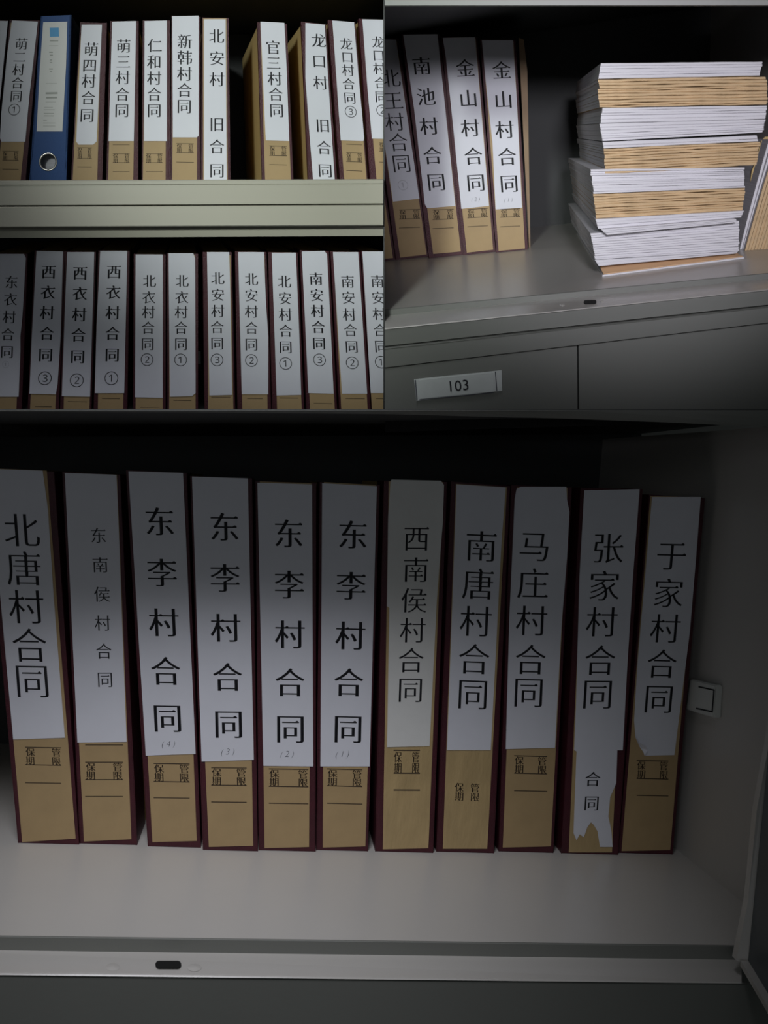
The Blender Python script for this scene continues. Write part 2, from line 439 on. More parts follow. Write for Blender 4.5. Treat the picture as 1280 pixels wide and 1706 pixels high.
# floor and the wall behind the cabinets
PLASTER = mat('plain_wall_paint', (0.55, 0.55, 0.53), 0.8, var=0.04, vscale=3)
FLOORM = mat('grey_floor_tile', (0.25, 0.25, 0.24), 0.5, var=0.1, vscale=4)
def room(name, lo, hi, m):
    me = bpy.data.meshes.new(name)
    me.from_pydata([(x, y, z) for z in (lo[2], hi[2]) for y in (lo[1], hi[1]) for x in (lo[0], hi[0])], [], [(0, 1, 3, 2), (4, 6, 7, 5), (0, 4, 5, 1), (1, 5, 7, 3), (3, 7, 6, 2), (2, 6, 4, 0)])
    me.materials.append(m); o = bpy.data.objects.new(name, me); COL.objects.link(o); o['kind'] = 'structure'
room('floor', (-2, -2, -0.05), (2, 2.0, 0.0), FLOORM)
room('wall_back', (-2, 1.75, 0), (2, 1.8, 2.6), PLASTER)

# ================================================================ right upper cabinet
zr_ledge = RGT.L(RGT.P(960, 515, 0)).z
r_dr = RGT.L(RGT.Z(960, 496, zr_ledge)).y
zr = RGT.L(RGT.P(960, 485.5, r_dr)).z
r_back = 0.62
cr = thing('steel_cabinet', 'grey steel cabinet at upper right with paper stack on its shelf and numbered doors below', 'cabinet', RGT.Z(960, 486, zr), RGT)
UL, UR = 560, 1480
g1 = extrap(RGT, 516, 455, UL, r_dr, 640, 1280); g2 = extrap(RGT, 516, 455, UR, r_dr, 640, 1280)
lg1, lg2 = RGT.L(g1), RGT.L(g2)
V, Fc = slab([g1, g2, RGT.C(lg2.x + .1, r_back, zr), RGT.C(lg1.x - .12, r_back, zr)], RGT.z * -0.0015)
build('shelf', V, Fc, STEEL, cr, RGT)
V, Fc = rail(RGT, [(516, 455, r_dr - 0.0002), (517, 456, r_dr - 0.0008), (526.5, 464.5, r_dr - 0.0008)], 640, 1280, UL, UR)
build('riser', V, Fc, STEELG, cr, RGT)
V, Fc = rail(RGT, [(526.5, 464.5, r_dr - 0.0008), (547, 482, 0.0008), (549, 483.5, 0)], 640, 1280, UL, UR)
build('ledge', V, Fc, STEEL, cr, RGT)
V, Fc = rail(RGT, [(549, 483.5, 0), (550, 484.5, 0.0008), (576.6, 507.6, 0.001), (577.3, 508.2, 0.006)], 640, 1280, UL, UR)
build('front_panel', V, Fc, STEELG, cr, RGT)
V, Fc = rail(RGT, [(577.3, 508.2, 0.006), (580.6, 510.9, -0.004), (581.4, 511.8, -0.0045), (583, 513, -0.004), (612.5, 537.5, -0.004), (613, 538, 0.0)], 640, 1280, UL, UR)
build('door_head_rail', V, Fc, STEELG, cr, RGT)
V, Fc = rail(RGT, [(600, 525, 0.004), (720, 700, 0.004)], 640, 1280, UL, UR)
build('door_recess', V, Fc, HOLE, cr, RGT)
def dline(u): return 614.5 + (539.5 - 614.5) * (u - 640) / 640
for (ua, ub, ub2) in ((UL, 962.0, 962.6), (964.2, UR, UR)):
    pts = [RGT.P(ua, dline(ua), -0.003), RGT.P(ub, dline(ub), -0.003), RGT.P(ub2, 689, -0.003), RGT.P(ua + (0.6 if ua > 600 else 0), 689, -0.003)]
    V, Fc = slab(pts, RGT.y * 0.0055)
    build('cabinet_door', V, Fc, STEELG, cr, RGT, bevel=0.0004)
r_top = RGT.L(RGT.P(960, 10, 0)).z
V, Fc = rail(RGT, [(-160, -160, 0), (9, 8, 0.0), (10.5, 9.5, 0.0015), (10.5, 9.5, 0.012)], 640, 1280, UL, UR)
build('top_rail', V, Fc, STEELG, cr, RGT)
lt = RGT.L(RGT.P(640, 8, 0)); rt = RGT.L(RGT.P(UR, 8, 0))
r_tz = RGT.L(RGT.P(860, 20, RGT.L(RGT.Z(850, 419, zr)).y)).z
V, Fc = lbox(RGT, lt.x - 0.06, rt.x + .15, 0.012, r_back, r_tz, r_tz + 0.002)
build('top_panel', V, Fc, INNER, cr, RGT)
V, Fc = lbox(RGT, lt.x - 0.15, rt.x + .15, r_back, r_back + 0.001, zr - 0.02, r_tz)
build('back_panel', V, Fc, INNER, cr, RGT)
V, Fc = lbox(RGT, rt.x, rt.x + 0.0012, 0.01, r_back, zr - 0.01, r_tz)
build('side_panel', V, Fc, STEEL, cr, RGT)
ledge_slot(RGT, (extrap(RGT, 526.5, 464.5, 640, r_dr - 0.0008, 640, 1280), extrap(RGT, 526.5, 464.5, 1280, r_dr - 0.0008, 640, 1280)),
           extrap(RGT, 547, 482, 960, 0.0008, 640, 1280), 983.5, 502.7, 10.5, 2.9, cr, -0.03, [(937, 507.5, 6), (1003, 502, 5)])
# number plate 103
npb = thing('number_plate', 'off-white plastic label holder reading 103 taped to the left door', 'sign', RGT.P(763, 660, -0.004), RGT)
V, Fc = slab([RGT.P(690, 632, -0.0042), RGT.P(836, 617, -0.0042), RGT.P(837, 651, -0.0042), RGT.P(694, 668, -0.0042)], RGT.y * 0.0008)
build('holder', V, Fc, CLEAR, npb, RGT)
V, Fc = slab([RGT.P(698, 633.5, -0.0050), RGT.P(823, 620.5, -0.0050), RGT.P(825, 652, -0.0050), RGT.P(700, 664.5, -0.0050)], RGT.y * 0.0006)
build('paper_insert', V, Fc, CLEAR, npb, RGT)
V, Fc = bars_px([(692, 633, 695, 667, 1.6), (825.5, 619, 828, 651, 1.4), (699, 666, 823, 654, 1.0)], lambda u, v: RGT.P(u, v, -0.0052))
build('tape_edge', V, Fc, INKF, npb, RGT)
ex = (0.995, -0.09); ey = (-0.09, -0.995)
V, Fc = text_px([('1', 751, 643.5, 24, 25, 'heavy'), ('0', 763.5, 642.5, 25, 25, 'heavy'), ('3', 776, 641, 25, 25, 'heavy')], ex, ey, lambda u, v: RGT.P(u, v, -0.0054))
build('lettering', V, Fc, INK, npb, RGT)

# ================================================================ left upper cabinet
l_row = 0.05; l_back = 0.30
cl = thing('steel_cabinet', 'beige steel cabinet at upper left with two shelves of binders', 'cabinet', LFT.P(320, 340, 0), LFT)
UA, UB = -260, 700
def LV(vl, vr, d): return (vl, vr, d)
prof = [(300.5, 298.3, 0.0035), (301.5, 299, 0.0008), (303, 300.5, 0), (308, 305.5, 0), (309, 306.5, 0.0006), (342, 339, 0.0006), (342.5, 339.4, 0.006)]
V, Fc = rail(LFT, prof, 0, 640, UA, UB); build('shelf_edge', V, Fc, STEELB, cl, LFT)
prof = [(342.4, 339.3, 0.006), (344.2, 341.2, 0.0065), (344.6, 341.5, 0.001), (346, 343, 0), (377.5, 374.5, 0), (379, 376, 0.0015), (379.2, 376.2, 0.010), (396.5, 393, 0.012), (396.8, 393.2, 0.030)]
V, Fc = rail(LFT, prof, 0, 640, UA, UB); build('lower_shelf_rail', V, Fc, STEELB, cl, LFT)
s1 = LFT.L(extrap(LFT, 300.5, 298.3, UA, 0.0035, 0, 640)); s2 = LFT.L(extrap(LFT, 300.5, 298.3, UB, 0.0035, 0, 640))
zl = s1.z - 0.0012
V, Fc = lbox(LFT, s1.x - 0.03, s2.x + 0.1, 0.004, l_back, zl - 0.0012, zl)
build('shelf', V, Fc, STEELB, cl, LFT)
zl2 = LFT.L(LFT.P(-200, 688, l_row)).z
b0_, b1_ = LFT.P(-260, 686.2, l_row), LFT.P(700, 686.2, l_row)
V, Fc = slab([b0_ - LFT.y * 0.02, b1_ - LFT.y * 0.02, b1_ + LFT.y * 0.24, b0_ + LFT.y * 0.24], LFT.z * -0.001)
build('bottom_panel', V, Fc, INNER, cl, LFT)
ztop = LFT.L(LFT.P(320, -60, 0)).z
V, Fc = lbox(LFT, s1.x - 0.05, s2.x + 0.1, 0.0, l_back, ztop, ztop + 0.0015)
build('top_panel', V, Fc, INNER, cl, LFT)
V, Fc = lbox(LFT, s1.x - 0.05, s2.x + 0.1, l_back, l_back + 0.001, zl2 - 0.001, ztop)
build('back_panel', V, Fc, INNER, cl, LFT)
V, Fc = lbox(LFT, s1.x - 0.0312, s1.x - 0.030, 0.0, l_back, zl2, ztop)
build('side_panel', V, Fc, STEELB, cl, LFT)
# the thin steel partition between the two upper cabinets, seen edge-on
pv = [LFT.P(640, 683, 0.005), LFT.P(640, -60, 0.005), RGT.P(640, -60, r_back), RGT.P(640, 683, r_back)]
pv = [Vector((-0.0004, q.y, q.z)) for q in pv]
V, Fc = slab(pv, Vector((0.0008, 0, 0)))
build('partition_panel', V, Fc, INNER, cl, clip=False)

# ================================================================ binders
def unit(a): l = math.hypot(*a); return (a[0] / l, a[1] / l)
def binder(bay, label, spine, white, kraft, chars, marks=None, group=None, zfloor=None, d=None, L=0.2, wrap=0.03, style='song',
           kmat=None, pmat=None, sub=None, boardmat=None, extra=None, curl=False, shift=0.0):
    TL, TR, BR, BL = spine
    bc = ((BL[0] + BR[0]) / 2, (BL[1] + BR[1]) / 2)
    if d is None: d = bay.L(bay.Z(bc[0], bc[1], zfloor)).y
    base = bay.P(bc[0], bc[1], d)
    if zfloor is not None:
        lb = bay.L(base); base = bay.C(lb.x, lb.y, zfloor)
    t = thing('archive_binder', label, 'binder', base, bay, group)
    q = [bay.P(TL[0], TL[1], d), bay.P(TR[0], TR[1], d), bay.P(BR[0], BR[1], d), bay.P(BL[0], BL[1], d)]
    if zfloor is not None:
        for i in (2, 3):
            l = bay.L(q[i]); q[i] = bay.C(l.x, l.y, zfloor + 0.0001)
    c = (q[0] + q[1] + q[2] + q[3]) / 4
    inset = [p + (c - p).normalized() * 0 + bay.x * (0.0009 if i in (0, 3) else -0.0009) + bay.z * (-0.0012 if i < 2 else 0.0004) for i, p in enumerate(q)]
    V, Fc = slab([p + bay.y * 0.002 for p in inset], bay.y * (L - 0.004))
    build('box_body', V, Fc, boardmat or CARD, t, bay)
    # cloth wrap: spine board plus the strips folded on both sides
    Sp = slab(q, bay.y * 0.002)
    sl = slab([q[0], q[0] + bay.x * 0.0009, q[3] + bay.x * 0.0009, q[3]], bay.y * wrap)
    sr = slab([q[1] - bay.x * 0.0009, q[1], q[2], q[2] - bay.x * 0.0009], bay.y * wrap)
    V, Fc = Sp
    build('spine_cover', V, Fc, MAROON, t, bay, bevel=0.0006)
    V, Fc = join(sl, sr); build('side_cloth', V, Fc, MAROON, t, bay)
    upd = unit(((TL[0] + TR[0] - BL[0] - BR[0]), (TL[1] + TR[1] - BL[1] - BR[1])))
    rtd = unit(((TR[0] + BR[0] - TL[0] - BL[0]), (TR[1] + BR[1] - TL[1] - BL[1])))
    k = None
    if kraft:
        V, Fc = slab([bay.P(u, v, d - 0.0003) for u, v in kraft], bay.y * 0.0003)
        k = build('kraft_label', V, Fc, kmat or KRAFT, t, bay)
    fk = lambda u, v: bay.P(u, v, d - 0.00036)
    if marks and k:
        segs, items = [], []
        xl, xr = marks['x']; w = xr - xl; cw = marks.get('cw', w * 0.24)
        th = marks.get('t', 1.6); dx = rtd[1] / max(rtd[0], .1)
        for y in marks['lines']: segs.append((xl - shift * 0, y, xr, y + dx * w, th))
        if 'ch' in marks:
            y0, y1 = marks['ch']; hh = (y1 - y0)
            for (cx, s_) in ((xl + cw * 0.6, '保期'), (xr - cw * 0.6, '管限')):
                for i, ch in enumerate(s_):
                    cy = y0 + hh * (0.27 if i == 0 else 0.75) + dx * (cx - xl)
                    items.append((ch, cx + (-upd[0]) * 0, cy, cw * 1.1, hh * 0.52, 'bold'))
        V, Fc = join(text_px(items, rtd, upd, fk), bars_px(segs, fk))
        build('printed_marks', V, Fc, BROWNINK, k, bay)
    if white:
        V, Fc = slab([bay.P(u, v, d - 0.0008) for u, v in white], bay.y * 0.0004)
        w_ = build('title_label', V, Fc, pmat or PAPER, t, bay)
        items = []
        for it in chars:
            ch, u, v, s_ = it[:4]; st = it[4] if len(it) > 4 else style
            if ch in '①②③': st = 'plain' if st != 'thin' else 'thin'; s_ = s_ * 1.12
            items.append((ch, u, v, s_ * 1.04, s_ * 1.04, st))
        runs = []
        for it in items:
            if runs and it[2] - runs[-1][-1][2] < 2.2 * it[4] and abs(it[4] - runs[-1][-1][4]) < 15: runs[-1].append(it)
            else: runs.append([it])
        for r_ in runs:
            V, Fc = text_px(r_, rtd, upd, lambda u, v: bay.P(u, v, d - 0.00088))
            build('lettering', V, Fc, INK, w_, bay)
        if sub:
            ss = sub[3]
            its = [(ch, sub[1] + (i - (len(sub[0]) - 1) / 2) * ss * 0.62, sub[2] - (i - 1) * 0.6, ss, ss, 'thin') for i, ch in enumerate(sub[0])]
            V, Fc = text_px(its, rtd, (upd[0] + 0.25, upd[1]), lambda u, v: bay.P(u, v, d - 0.00088))
            build('handwritten_number', V, Fc, INKF, w_, bay)
        if curl:
            pts = [bay.P(1071, 1247, d - 0.0009), bay.P(1058, 1222, d - 0.0009), bay.P(1064, 1236, d - 0.004), bay.P(1076, 1243, d - 0.0045), bay.P(1080, 1250, d - 0.003), bay.P(1074, 1259, d - 0.0012)]
            build('curled_corner', pts, [(0, 1, 2, 3), (0, 3, 4, 5)], pmat or PAPER, w_, bay)
    return t
def col(s, a, b, size, st=None, sizes=None):   # characters spaced evenly from a to b
    n = len(s); out = []
    for i, ch in enumerate(s):
        f = i / max(n - 1, 1)
        it = [ch, a[0] + (b[0] - a[0]) * f, a[1] + (b[1] - a[1]) * f, size]
        if st: it.append(st)
        out.append(tuple(it))
    return out

GB = 'large archive binders in the bottom cabinet'
def B(label, *a, **k): binder(BOT, label, *a, group=GB, zfloor=zb, wrap=0.05, **k)
def ch3(s, pts, size, st='song'): return [(c, p[0], p[1], size, st) for c, p in zip(s, pts)]
B('maroon binder titled 北唐村合同, cut off at the left end of the bottom row',
  [(-26, 779), (90, 786), (132, 1405), (30, 1408)], [(-19, 781), (71, 784), (80, 850), (89, 990), (108, 1229), (22, 1232)],
  [(-17, 780), (78, 784), (126, 1397), (37, 1403)],
  ch3('北唐村合同', [(36, 883), (40, 947), (44, 1011), (49, 1075), (53.5, 1134)], 60), dict(x=(42, 102), lines=(1245, 1274, 1304), ch=(1245, 1274), cw=14))
B('maroon binder titled 东南侯村合同 in small print, second from left of the bottom row',
  [(104, 786), (200, 791), (229, 1405), (133, 1410)], [(108, 788), (194, 791), (197, 860), (211, 1236), (129, 1237)],
  [(109, 789), (195, 791), (219, 1398), (140, 1402)],
  ch3('东南侯村合同', [(164, 892), (167, 941), (170, 990), (171, 1038), (173, 1085), (175, 1132)], 27, 'kai'), dict(x=(142, 205), lines=(1241, 1270, 1299, 1327), ch=(1270, 1299), cw=15))
B('maroon binder titled 东李村合同, third from left of the bottom row, handwritten (4)',
  [(210, 783), (311, 788), (335, 1411), (246, 1413)], [(214, 785), (305, 788), (326, 1256), (243, 1259)],
  [(220, 786), (304, 788), (328, 1401), (254, 1403)],
  ch3('东李村合同', [(266, 869), (270, 954), (273, 1037), (276, 1118), (279, 1196)], 50, 'bold'), dict(x=(256, 316), lines=(1272, 1302, 1329), ch=(1272, 1302), cw=15), sub=('(4)', 281, 1239, 15))
B('maroon binder titled 东李村合同, fourth from left of the bottom row, handwritten (3)',
  [(317, 793), (420, 797), (430, 1417), (338, 1419)], [(320, 794), (413, 797), (423, 1266), (336, 1269)],
  [(322, 795), (412, 797), (422, 1409), (348, 1411)],
  ch3('东李村合同', [(374, 878), (375, 963), (376, 1046), (379, 1128), (381, 1206)], 50, 'bold'), dict(x=(352, 411), lines=(1279, 1308, 1336), ch=(1279, 1308), cw=15), sub=('(3)', 380, 1252, 15))
B('maroon binder titled 东李村合同, fifth from left of the bottom row, handwritten (2)',
  [(426, 801), (527, 805), (526, 1418), (431, 1419)], [(429, 804), (520, 807), (522, 1277), (439, 1276)],
  [(433, 802), (519, 805), (515, 1411), (441, 1413)],
  ch3('东李村合同', [(481, 889), (482, 974), (483, 1057), (483, 1137), (484, 1214)], 50, 'bold'), dict(x=(448, 514), lines=(1281, 1310, 1338), ch=(1281, 1310), cw=15), sub=('(2)', 479, 1256, 15))
B('maroon binder titled 东李村合同, sixth from left of the bottom row, handwritten (1)',
  [(533, 803), (633, 808), (613, 1418), (527, 1418)], [(537, 805), (628, 810), (616, 1277), (534, 1277)],
  [(540, 803), (627, 808), (609, 1410), (538, 1412)],
  ch3('东李村合同', [(588, 891), (585, 976), (584, 1059), (581, 1137), (580, 1214)], 50, 'bold'), dict(x=(545, 604), lines=(1281, 1309, 1338), ch=(1281, 1309), cw=15), sub=('(1)', 571, 1256, 15))
B('maroon binder titled 西南侯村合同 with wrinkled kraft spine, in the bottom row',
  [(640, 801), (745, 803), (722, 1420), (625, 1421)],
  [(653, 799), (735, 801), (740, 808), (738, 870), (731, 960), (728, 1000), (716, 1243), (645, 1245), (649, 1013), (645, 1010), (647, 860), (651, 801)],
  [(648, 802), (739, 803), (714, 1413), (638, 1415)],
  ch3('西南侯村合同', [(694, 897), (693, 949), (690, 1000), (688, 1050), (685, 1100), (684, 1149)], 44), dict(x=(656, 700), lines=(1250, 1288, 1316), ch=(1251, 1289), cw=12, t=2.2), kmat=KRAFTW, pmat=PAPERW)
B('maroon binder titled 南唐村合同 with crinkled golden kraft at its foot, in the bottom row',
  [(752, 802), (850, 810), (823, 1421), (727, 1421)], [(761, 807), (843, 812), (836, 900), (818, 1250), (745, 1250)],
  [(760, 806), (845, 812), (812, 1414), (738, 1414)],
  ch3('南唐村合同', [(802, 910), (797, 973), (793, 1035), (790, 1098), (788, 1156)], 54), dict(x=(757, 800), lines=(), ch=(1303, 1334), cw=14), kmat=KRAFTW)
B('maroon binder titled 马庄村合同, third from right of the bottom row',
  [(852, 808), (953, 812), (922, 1421), (831, 1420)], [(858, 830), (861, 815), (868, 811), (944, 811), (945, 832), (949, 853), (945, 930), (936, 1040), (925, 1246), (843, 1248), (849, 1030)],
  [(862, 812), (946, 813), (937, 1040), (918, 1410), (838, 1412)],
  ch3('马庄村合同', [(891, 910), (888, 972), (886, 1034), (884, 1099), (881, 1153)], 53), dict(x=(857, 912), lines=(1259, 1288, 1317), ch=(1259, 1288), cw=14))
B('maroon binder titled 张家村合同 with a long torn second label below',
  [(968, 813), (1071, 815), (1030, 1423), (935, 1424)],
  [(974, 817), (1066, 815), (1055, 960), (1046, 1100), (1038, 1250), (1029, 1250), (1027, 1305), (1017, 1328), (1014, 1360), (1019, 1385), (1021, 1411), (1000, 1411), (996, 1385), (990, 1375), (985, 1370), (979, 1378), (973, 1395), (966, 1390), (961, 1400), (956, 1388), (961, 1252), (957, 1250), (960, 1180), (966, 960)],
  [(974, 818), (1064, 817), (1028, 1250), (1020, 1420), (948, 1420), (957, 1210)],
  ch3('张家村合同', [(1013, 913), (1007, 976), (1003, 1036), (1000, 1100), (996, 1156)], 53) + [('合', 988, 1298, 26, 'song'), ('同', 986, 1338, 26, 'song')], kmat=KRAFTW)
B('maroon binder titled 于家村合同 with a curled label corner, last on the right',
  [(1082, 824), (1175, 830), (1121, 1422), (1030, 1424)],
  [(1087, 828), (1168, 828), (1160, 930), (1150, 1050), (1124, 1258), (1076, 1259), (1066, 1244), (1059, 1228), (1057, 1200), (1063, 1100), (1078, 930)],
  [(1084, 826), (1166, 829), (1117, 1416), (1036, 1418)],
  ch3('于家村合同', [(1119, 926), (1114, 988), (1109, 1047), (1103, 1106), (1098, 1164)], 51), dict(x=(1061, 1114), lines=(1267, 1297, 1325), ch=(1267, 1297), cw=13), curl=True)

# ---- upper-left cabinet, top shelf
GU = 'binders on the top shelf at upper left'
KB = 302.6
def U(label, *a, **k): binder(LFT, label, *a, group=GU, zfloor=zl, d=l_row, wrap=k.pop('wrap', 0.02), L=k.pop('L', 0.2), **k)
def mk(x, *ys, cw=None): return dict(x=x, lines=(ys[0], ys[1], ys[2]) + tuple(ys[3:]), ch=(ys[0], ys[1]), cw=cw or (x[1] - x[0]) * 0.27, t=0.9)
U('binder with blank white label cut off at far left of the top shelf', [(-32, 33), (14, 34), (-14, KB), (-62, KB)], [(-28, 34), (13, 35), (0, 165), (-9, 235), (-52, 235)], [(-28, 36), (12, 37), (-18, KB), (-58, KB)], [])
U('maroon binder titled 萌二村合同①, left of the blue lever arch file', [(16, 33), (66, 34), (42, KB), (-6, KB)],
  [(20, 34), (63, 36), (58, 80), (49, 160), (42, 236), (2, 236), (0, 230), (2, 190), (12, 90)], [(18, 38), (60, 38), (34, KB), (-4, KB)],
  ch3('萌二村合同①', [(35.8, 73), (32.7, 95), (30.7, 116), (29, 138), (27, 160), (23.7, 182)], 20.5), mk((4, 31), 252, 267, 282))
U('maroon binder titled 萌四村合同, right of the blue lever arch file', [(134, 37), (178, 38), (170, KB), (118, KB)],
  [(136, 41), (170, 41), (166, 130), (161, 236), (155, 241), (131, 241), (127, 236), (131, 150)], [(136, 45), (168, 45), (166, 140), (162, KB), (121, KB), (129, 137)],
  ch3('萌四村合同', [(152, 82), (149.5, 109), (148, 135), (147, 163), (145, 192)], 24), mk((129, 153), 246, 264, 278))
U('maroon binder titled 萌三村合同, second right of the blue lever arch file', [(184, 35), (231, 35), (230, KB), (177, KB)],
  [(187, 36), (227, 35), (223, 235), (181, 235)], [(188, 38), (226, 38), (222, KB), (180, KB)],
  ch3('萌三村合同', [(206, 76.5), (205.5, 103), (204.5, 129), (203.7, 157), (203, 184)], 24), mk((188, 216), 256, 271, 286, 241))
U('maroon binder titled 仁和村合同, third right of the blue lever arch file', [(238, 34), (283, 34), (283, KB), (236, KB)],
  [(241, 35), (278, 34), (278, 235), (240, 235)], [(242, 38), (277, 38), (276, KB), (238, KB)],
  ch3('仁和村合同', [(258, 76), (257, 103), (257, 130), (257, 157), (257, 184)], 24), mk((243, 271), 256, 271, 286))
U('maroon binder titled 新韩村合同, fourth right of the blue lever arch file', [(286, 26), (334, 28), (334, KB), (284, KB)],
  [(287, 27), (331, 26), (331, 226), (328, 229), (288, 229)], [(289, 30), (329, 30), (328, KB), (287, KB)],
  ch3('新韩村合同', [(308, 69), (308, 96), (307.5, 123), (307.5, 150), (307, 177)], 25), mk((294, 323), 239, 254, 270))
U('maroon binder titled 北安村旧合同, before the wide gap on the top shelf', [(337, 29), (381, 30), (384, KB), (335, KB)],
  [(340, 32), (376, 32), (378, 299), (378, KB), (340, KB)], [(338.5, 30.5), (377.5, 30.5), (379.5, KB), (338.5, KB)],
  ch3('北安村旧合同', [(361, 60), (361.5, 97), (361.5, 132), (361.5, 207), (361.5, 244), (361.5, 284)], 25))
U('maroon binder titled 官三村合同 standing alone in the gap of the top shelf', [(429, 37), (478, 40), (489, KB), (437, KB)],
  [(434, 36), (474, 38), (478, 120), (482, 235), (443, 234)], [(434, 40), (474, 40), (485, KB), (442, KB)],
  ch3('官三村合同', [(455, 79), (456, 105), (458, 131), (459.5, 157), (461, 184)], 24), mk((449, 478), 243, 259, 274), wrap=0.006)
U('maroon binder titled 龙口村旧合同 with golden page block showing', [(502, 36), (543, 40), (562, KB), (514, KB)],
  [(509, 38), (541, 41), (545, 100), (558, KB), (522, KB), (516, 225), (509, 130)], None,
  ch3('龙口村旧合同', [(531, 67.5), (532, 102), (534, 138), (538, 209), (540, 246), (542, 284)], 24), wrap=0.006)
U('maroon binder titled 龙口村合同③, second from right on the top shelf', [(547, 33), (592, 37), (613, KB), (567, KB)],
  [(554, 34), (590, 37), (597, 120), (607, 230), (606, 235), (568, 234)], [(554, 38), (590, 40), (611.5, KB), (574, KB)],
  ch3('龙口村合同③', [(577, 73), (579, 95), (580, 117), (581, 140), (583, 163), (584.5, 185.6)], 20.5), mk((577, 604), 254, 269, 284, 240), wrap=0.006)
U('maroon binder titled 龙口村合同②, cut off by the partition on the top shelf', [(598, 31), (648, 34), (668, KB), (617, KB)],
  [(604, 32), (648, 33), (655, 140), (662, 232), (620, 231), (612, 140)], [(604, 34), (646, 36), (664, KB), (628, KB)],
  ch3('龙口村合同②', [(630, 70), (631, 92), (632, 114), (634, 138), (635, 161), (637, 183.5)], 20.5), mk((632, 660), 238, 252, 270), wrap=0.006)

# the blue lever arch file
bf_d = l_row - 0.004
bf = thing('lever_arch_file', 'blue lever arch file with finger ring between the left binders on the top shelf', 'binder', LFT.C(LFT.L(LFT.P(82, 300, bf_d)).x, bf_d, zl), LFT)
q = [LFT.P(u, v, bf_d) for u, v in ((68, 27), (119, 25), (110, KB), (49, KB))]
for i in (2, 3):
    l = LFT.L(q[i]); q[i] = LFT.C(l.x, l.y, zl + 0.0001)
# spine board with a real round hole
hc = (80, 269.5); hr = 13.5; ring = [(hc[0] + hr * math.cos(2 * math.pi * k / 24), hc[1] - hr * math.sin(2 * math.pi * k / 24)) for k in range(24)]
def edge_u(v, left):
    f = (v - 27) / (KB - 27); return (68 + (49 - 68) * f) if left else (119 + (110 - 119) * f)
oc = [(edge_u(250, True), 250), (edge_u(250, False), 250), (edge_u(KB, False), KB), (edge_u(KB, True), KB)]
outer_px = []
for k in range(24):
    a = 2 * math.pi * k / 24; dx, dy = math.cos(a), -math.sin(a); best = 1e9
    for i in range(4):
        x1, y1 = oc[i]; x2, y2 = oc[(i + 1) % 4]
        den = dx * (y2 - y1) - dy * (x2 - x1)
        if abs(den) < 1e-9: continue
        tt = ((x1 - hc[0]) * (y2 - y1) - (y1 - hc[1]) * (x2 - x1)) / den
        ss = ((x1 - hc[0]) * dy - (y1 - hc[1]) * dx) / den
        if tt > 0 and -1e-6 <= ss <= 1 + 1e-6 and tt < best: best = tt
    outer_px.append((hc[0] + dx * best, hc[1] + dy * best))
for c_ in oc:
    kk = min(range(24), key=lambda k: math.hypot(outer_px[k][0] - c_[0], outer_px[k][1] - c_[1]))
    outer_px[kk] = c_
V = [LFT.P(u, v, bf_d) for u, v in ring] + [LFT.P(u, v, bf_d) for u, v in outer_px]
V += [v + LFT.y * 0.0015 for v in V]
Fc = []
for k in range(24):
    j = (k + 1) % 24
    Fc += [(k, j, 24 + j, 24 + k), (48 + k, 72 + k, 72 + j, 48 + j), (k, 48 + k, 48 + j, j), (24 + k, 24 + j, 72 + j, 72 + k)]
V, Fc = join((V, Fc), slab([LFT.P(edge_u(27, True), 27, bf_d), LFT.P(edge_u(25, False), 25, bf_d), LFT.P(edge_u(250, False), 250, bf_d), LFT.P(edge_u(250, True), 250, bf_d)], LFT.y * 0.0015))
build('spine_board', V, Fc, BLUE, bf, LFT)
V, Fc = join(slab([q[0], q[0] + LFT.x * .0012, q[3] + LFT.x * .0012, q[3]], LFT.y * 0.19), slab([q[1] - LFT.x * .0012, q[1], q[2], q[2] - LFT.x * .0012], LFT.y * 0.19))
build('side_board', V, Fc, BLUE, bf, LFT)
V, Fc = slab([q[0] + LFT.x * .002 - LFT.z * .004 + LFT.y * .012, q[1] - LFT.x * .002 - LFT.z * .004 + LFT.y * .012, q[2] - LFT.x * .002 + LFT.y * .012, q[3] + LFT.x * .002 + LFT.y * .012], LFT.y * 0.17)
build('page_block', V, Fc, PAGES, bf, LFT)
tv, tf = [], []
for k in range(28):
    a = 2 * math.pi * k / 28
    for j in range(8):
        b_ = 2 * math.pi * j / 8; rr = 14.0 + 1.6 * math.cos(b_)
        tv.append(LFT.P(hc[0] + rr * math.cos(a), hc[1] - rr * 1.02 * math.sin(a), bf_d - 0.0001 - 0.0006 * math.sin(b_)))
for k in range(28):
    for j in range(8):
        tf.append((k * 8 + j, ((k + 1) % 28) * 8 + j, ((k + 1) % 28) * 8 + (j + 1) % 8, k * 8 + (j + 1) % 8))
build('finger_ring', tv, tf, CHROME, bf, LFT, smooth=True)
V, Fc = slab([LFT.P(u, v, bf_d - 0.0005) for u, v in ((72, 37), (112, 36), (110, 110), (104, 219), (61, 219), (66, 120))], LFT.y * 0.0004)
bl = build('spine_label', V, Fc, PAPERW, bf, LFT)
fm = lambda u, v: LFT.P(u, v, bf_d - 0.0006)
V, Fc = bars_px([(83, 53.8, 98, 53.4, 15)], fm); build('blue_square_print', V, Fc, LOGO, bl, LFT)
segs = [(83, 68, 97, 68, 1.6), (82, 76, 97, 76, .6), (82, 87, 88, 87, 2), (83, 92, 88, 92, 2), (83, 100, 87, 100, 1.4), (83, 104, 87, 104, 1.4), (82, 115, 88, 115, 1.6), (83, 119, 87, 119, 1.4),
        (76, 139, 95, 139, .6), (76, 155.5, 96, 155, 3.2), (77, 163, 95, 162.5, 2.8), (76, 170, 93, 170, .6), (74, 179, 88, 179, .8), (73, 183, 91, 183, .8), (73, 189, 90, 189, 1.2), (73, 193, 90, 193, 1.0), (72, 200, 78, 200, 1.2), (72, 205, 92, 205, .7), (72, 210, 92, 210, .7)]
